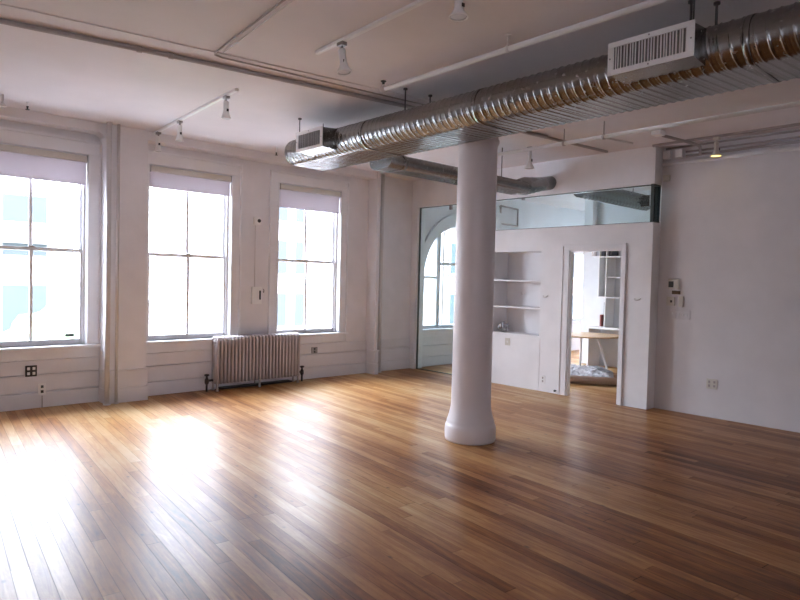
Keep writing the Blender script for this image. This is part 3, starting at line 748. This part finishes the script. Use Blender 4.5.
# shelving on the closet wall
t=thing('wall_shelving','white wall shelving above the desk in the office','shelving',(10.85,5.8,1.32))
for y in (6.10,5.95,5.0): B().box(10.68,10.999,y-.012,y+.012,1.32 if y!=5.95 else .776,2.45,.001).make('upright',M['white'],t)
for z in (1.33,2.09): B().box(10.68,10.999,5.012,6.088,z-.012,z+.012,.001).make('shelf',M['white'],t)
B().box(10.72,10.999,5.012,5.938,1.70,1.72,.001).make('shelf',M['white'],t)
for (y,z,h,mt,l) in ((6.045,2.102,.26,'book','dark binder standing on the top office shelf, left one'),(5.90,2.102,.24,'book','dark binder standing on the top office shelf, right one')):
    tag(B().box(10.72,10.97,y-.03,y+.03,z,z+h,.003).make('binder',M[mt]),l,'binder','binders on the top shelf')
for (y,z,h,mt,l) in ((6.10,.776,.22,'bookred','dark red folder standing on the white desk'),(6.02,.776,.46,'book','tall dark folder standing on the white desk')):
    tag(B().box(10.80,10.97,y-.018,y+.018,z,z+h,.003).make('binder',M[mt]),l,'binder','folders on the desk')
tag(B().cyl((10.9,5.74,0.0),(10.9,5.74,.42),.012,8).make('desk_pole',M['conduit']),'thin grey rod standing under the white desk','rod')
tag(B().cyl((10.93,6.35,2.12),(10.93,6.35,HC),.05,18).make('riser_pipe',M['pipe']),'white vertical pipe against the office wall seen through the transom glass','pipe')
# suspended rail frame above the arched window
fr=B()
for a,c in (((9.95,7.9,3.11),(10.52,7.9,3.09)),((10.52,7.9,3.09),(10.52,7.9,2.74)),((10.52,7.9,2.74),(10.0,7.9,2.75)),((9.95,7.9,3.11),(9.95,7.9,2.96))): fr.cyl(a,c,.018,10)
fr.cyl((10.0,7.9,3.1),(10.0,7.979,3.1),.01,8)
tag(fr.make('wall_rail',M['pipedark']),'grey rectangular rail high on the office window wall','rail')

# ------------------------------------------------------------------ outside
B().box(-60,90,-60,80,-9.0,-8.8).make('ground',M['street'],structure=True)
def facade(name,label,x0,x1,y,z1,mat,rows,cols,z0w,ww,wh,dz,cornice=True,xoff=.8,wx=-99):
    t=thing(name,label,'building',((x0+x1)/2,y+4,-8.8))
    B().box(x0,max(x1,wx),y,y+8,-8.8,z1).make('wall',M[mat],t)
    if cornice: B().box(x0-.1,x1+.1,y-.4,y,z1-.7,z1,.1).make('cornice',M['stone'],t); B().box(x0-.1,x1+.1,y-.15,y,-1.35,-1.1).make('ledge',M['stone'],t)
    sx=(x1-x0-2*xoff)/max(cols,1)
    for r in range(rows):
        for c in range(cols):
            xx=x0+xoff+sx*(c+.5); zz=z0w+dz*r
            f=B().box(xx-ww/2-.12,xx+ww/2+.12,y-.08,y-.001,zz-.12,zz+wh+.12,.02).make('window',M['stone'],t)
            g_=B().box(xx-ww/2,xx+ww/2,y-.10,y-.08,zz,zz+wh).make('pane',M['fwin'],f)
facade('apartment_building','pale stone building across the street seen through the window left of corner',12.1,16.5,24,8,'stone',4,4,-.60,.48,1.45,2.35,xoff=.3,wx=25.2)
facade('apartment_building','low pale building across the street seen through the leftmost window',-4,6.3,24,3.2,'stone',2,4,-.9,1.3,2.0,3.0,xoff=.3)
facade('brick_building','pinkish brick building seen through the arched window of the office',25.3,46,24,14,'brick',6,12,-.85,.9,1.7,2.9,xoff=.1)
# balustrade on roof across the street
t=thing('roof_balustrade','pale stone balustrade on the low roof seen through the middle window','balustrade',(9.8,25,-2.2))
bl=B().box(7.2,11.4,24.8,25.1,.42,.54).box(7.2,11.4,24.75,25.15,-.5,-.25).box(6.9,11.45,24.5,30,-8.8,-.5)
bl.make('rail',M['stone'],t)
p0=B().lathe([(.07,0),(.05,.06),(.10,.25),(.05,.5),(.08,.67)],(7.4,24.95,-.25),seg=10).make('baluster',M['stone'],t)
for i in range(1,17):
    c=p0.copy(); C.objects.link(c); c.parent=t; c.location=(i*.24,0,0)
def tree(x,y,h,label):
    t=thing('street_tree',label,'tree',(x,y,-8.8))
    B().tube([(x,y,-8.8),(x+.1,y,-5),(x,y,h-1.5)],[.25,.18,.08],8).make('trunk',M['bark'],t)
    c=B()
    for i in range(26):
        m_=bmesh.ops.create_icosphere(c.bm,subdivisions=2,radius=random.uniform(.35,.7))
        o=Vector((x+random.gauss(0,.7),y+random.gauss(0,.6),h-1.2+random.gauss(0,.6)))
        for v in m_['verts']: v.co=v.co*(1+random.uniform(-.2,.2))+o
    c.make('crown',M['green'],t)
tree(4.6,20,.3,'green street tree low in the leftmost window, left one'); tree(8.4,20.5,-1.4,'green street tree low in the leftmost window, right one')

# ------------------------------------------------------------------ light
wd=bpy.data.worlds.new('World'); S.world=wd; wd.use_nodes=True; nt=wd.node_tree; N=nt.nodes; L=nt.links
bg=N['Background']; tcw=N.new('ShaderNodeTexCoord'); sp_=N.new('ShaderNodeSeparateXYZ'); L.new(tcw.outputs['Generated'],sp_.inputs[0])
rp=N.new('ShaderNodeValToRGB'); e=rp.color_ramp.elements
e[0].position=0.; e[0].color=(.30,.315,.35,1); e[1].position=.62; e[1].color=(.76,.83,.98,1); q=e.new(.12); q.color=(.32,.34,.38,1)
L.new(sp_.outputs['Z'],rp.inputs['Fac']); L.new(rp.outputs['Color'],bg.inputs['Color']); bg.inputs['Strength'].default_value=45.0
def portal(x0,x1,z0,z1,y=YW+.44,sg=-1):
    l=bpy.data.lights.new('window_portal','AREA'); l.shape='RECTANGLE'; l.size=x1-x0; l.size_y=z1-z0; l.cycles.is_portal=True
    o=bpy.data.objects.new('window_portal',l); C.objects.link(o); o.location=((x0+x1)/2,y,(z0+z1)/2); o.rotation_euler=(sg*PI/2,0,0)
for a,b_ in WIN: portal(a,b_,ZS,ZT)
for a,b_ in FILL_WIN: portal(a,b_,ZS,ZT,Y0-.19,1)
portal(AC-AR,AC+AR,AZB,AS+AR); portal(11.55,13.75,ZS,2.35)
# the one lamp that is switched on
l=bpy.data.lights.new('warm_bulb','SPOT'); l.energy=1.2; l.color=(1,.72,.38); l.spot_size=2.2; l.spot_blend=.8; l.shadow_soft_size=.04
o=bpy.data.objects.new('warm_bulb',l); C.objects.link(o); o.location=(7.50,2.855,3.07)

# ------------------------------------------------------------------ camera
F=Vector((0.6759100577770769,0.7363303355927244,-0.031035957882666595)); Rv=Vector((0.7369772789083628,-0.6754856382238998,0.024158702905491145)); Uv=Vector((0.0031755580003779045,0.03920190606535193,0.9992262638623096))
cd=bpy.data.cameras.new('camera'); cam=bpy.data.objects.new('camera',cd); C.objects.link(cam)
m=Matrix((Rv,Uv,-F)).transposed().to_4x4(); m.translation=Vector((0,0,1.55)); cam.matrix_world=m
cd.sensor_width=36; cd.lens=619.168/800*36; cd.clip_start=.05; cd.clip_end=300
S.camera=cam
S.view_settings.view_transform='Standard'; S.view_settings.look='None'; S.view_settings.exposure=0.0; S.view_settings.gamma=1
try: S.view_settings.use_curve_mapping=False
except Exception: pass
for ob in C.objects:
    if '_o' in ob: del ob['_o']
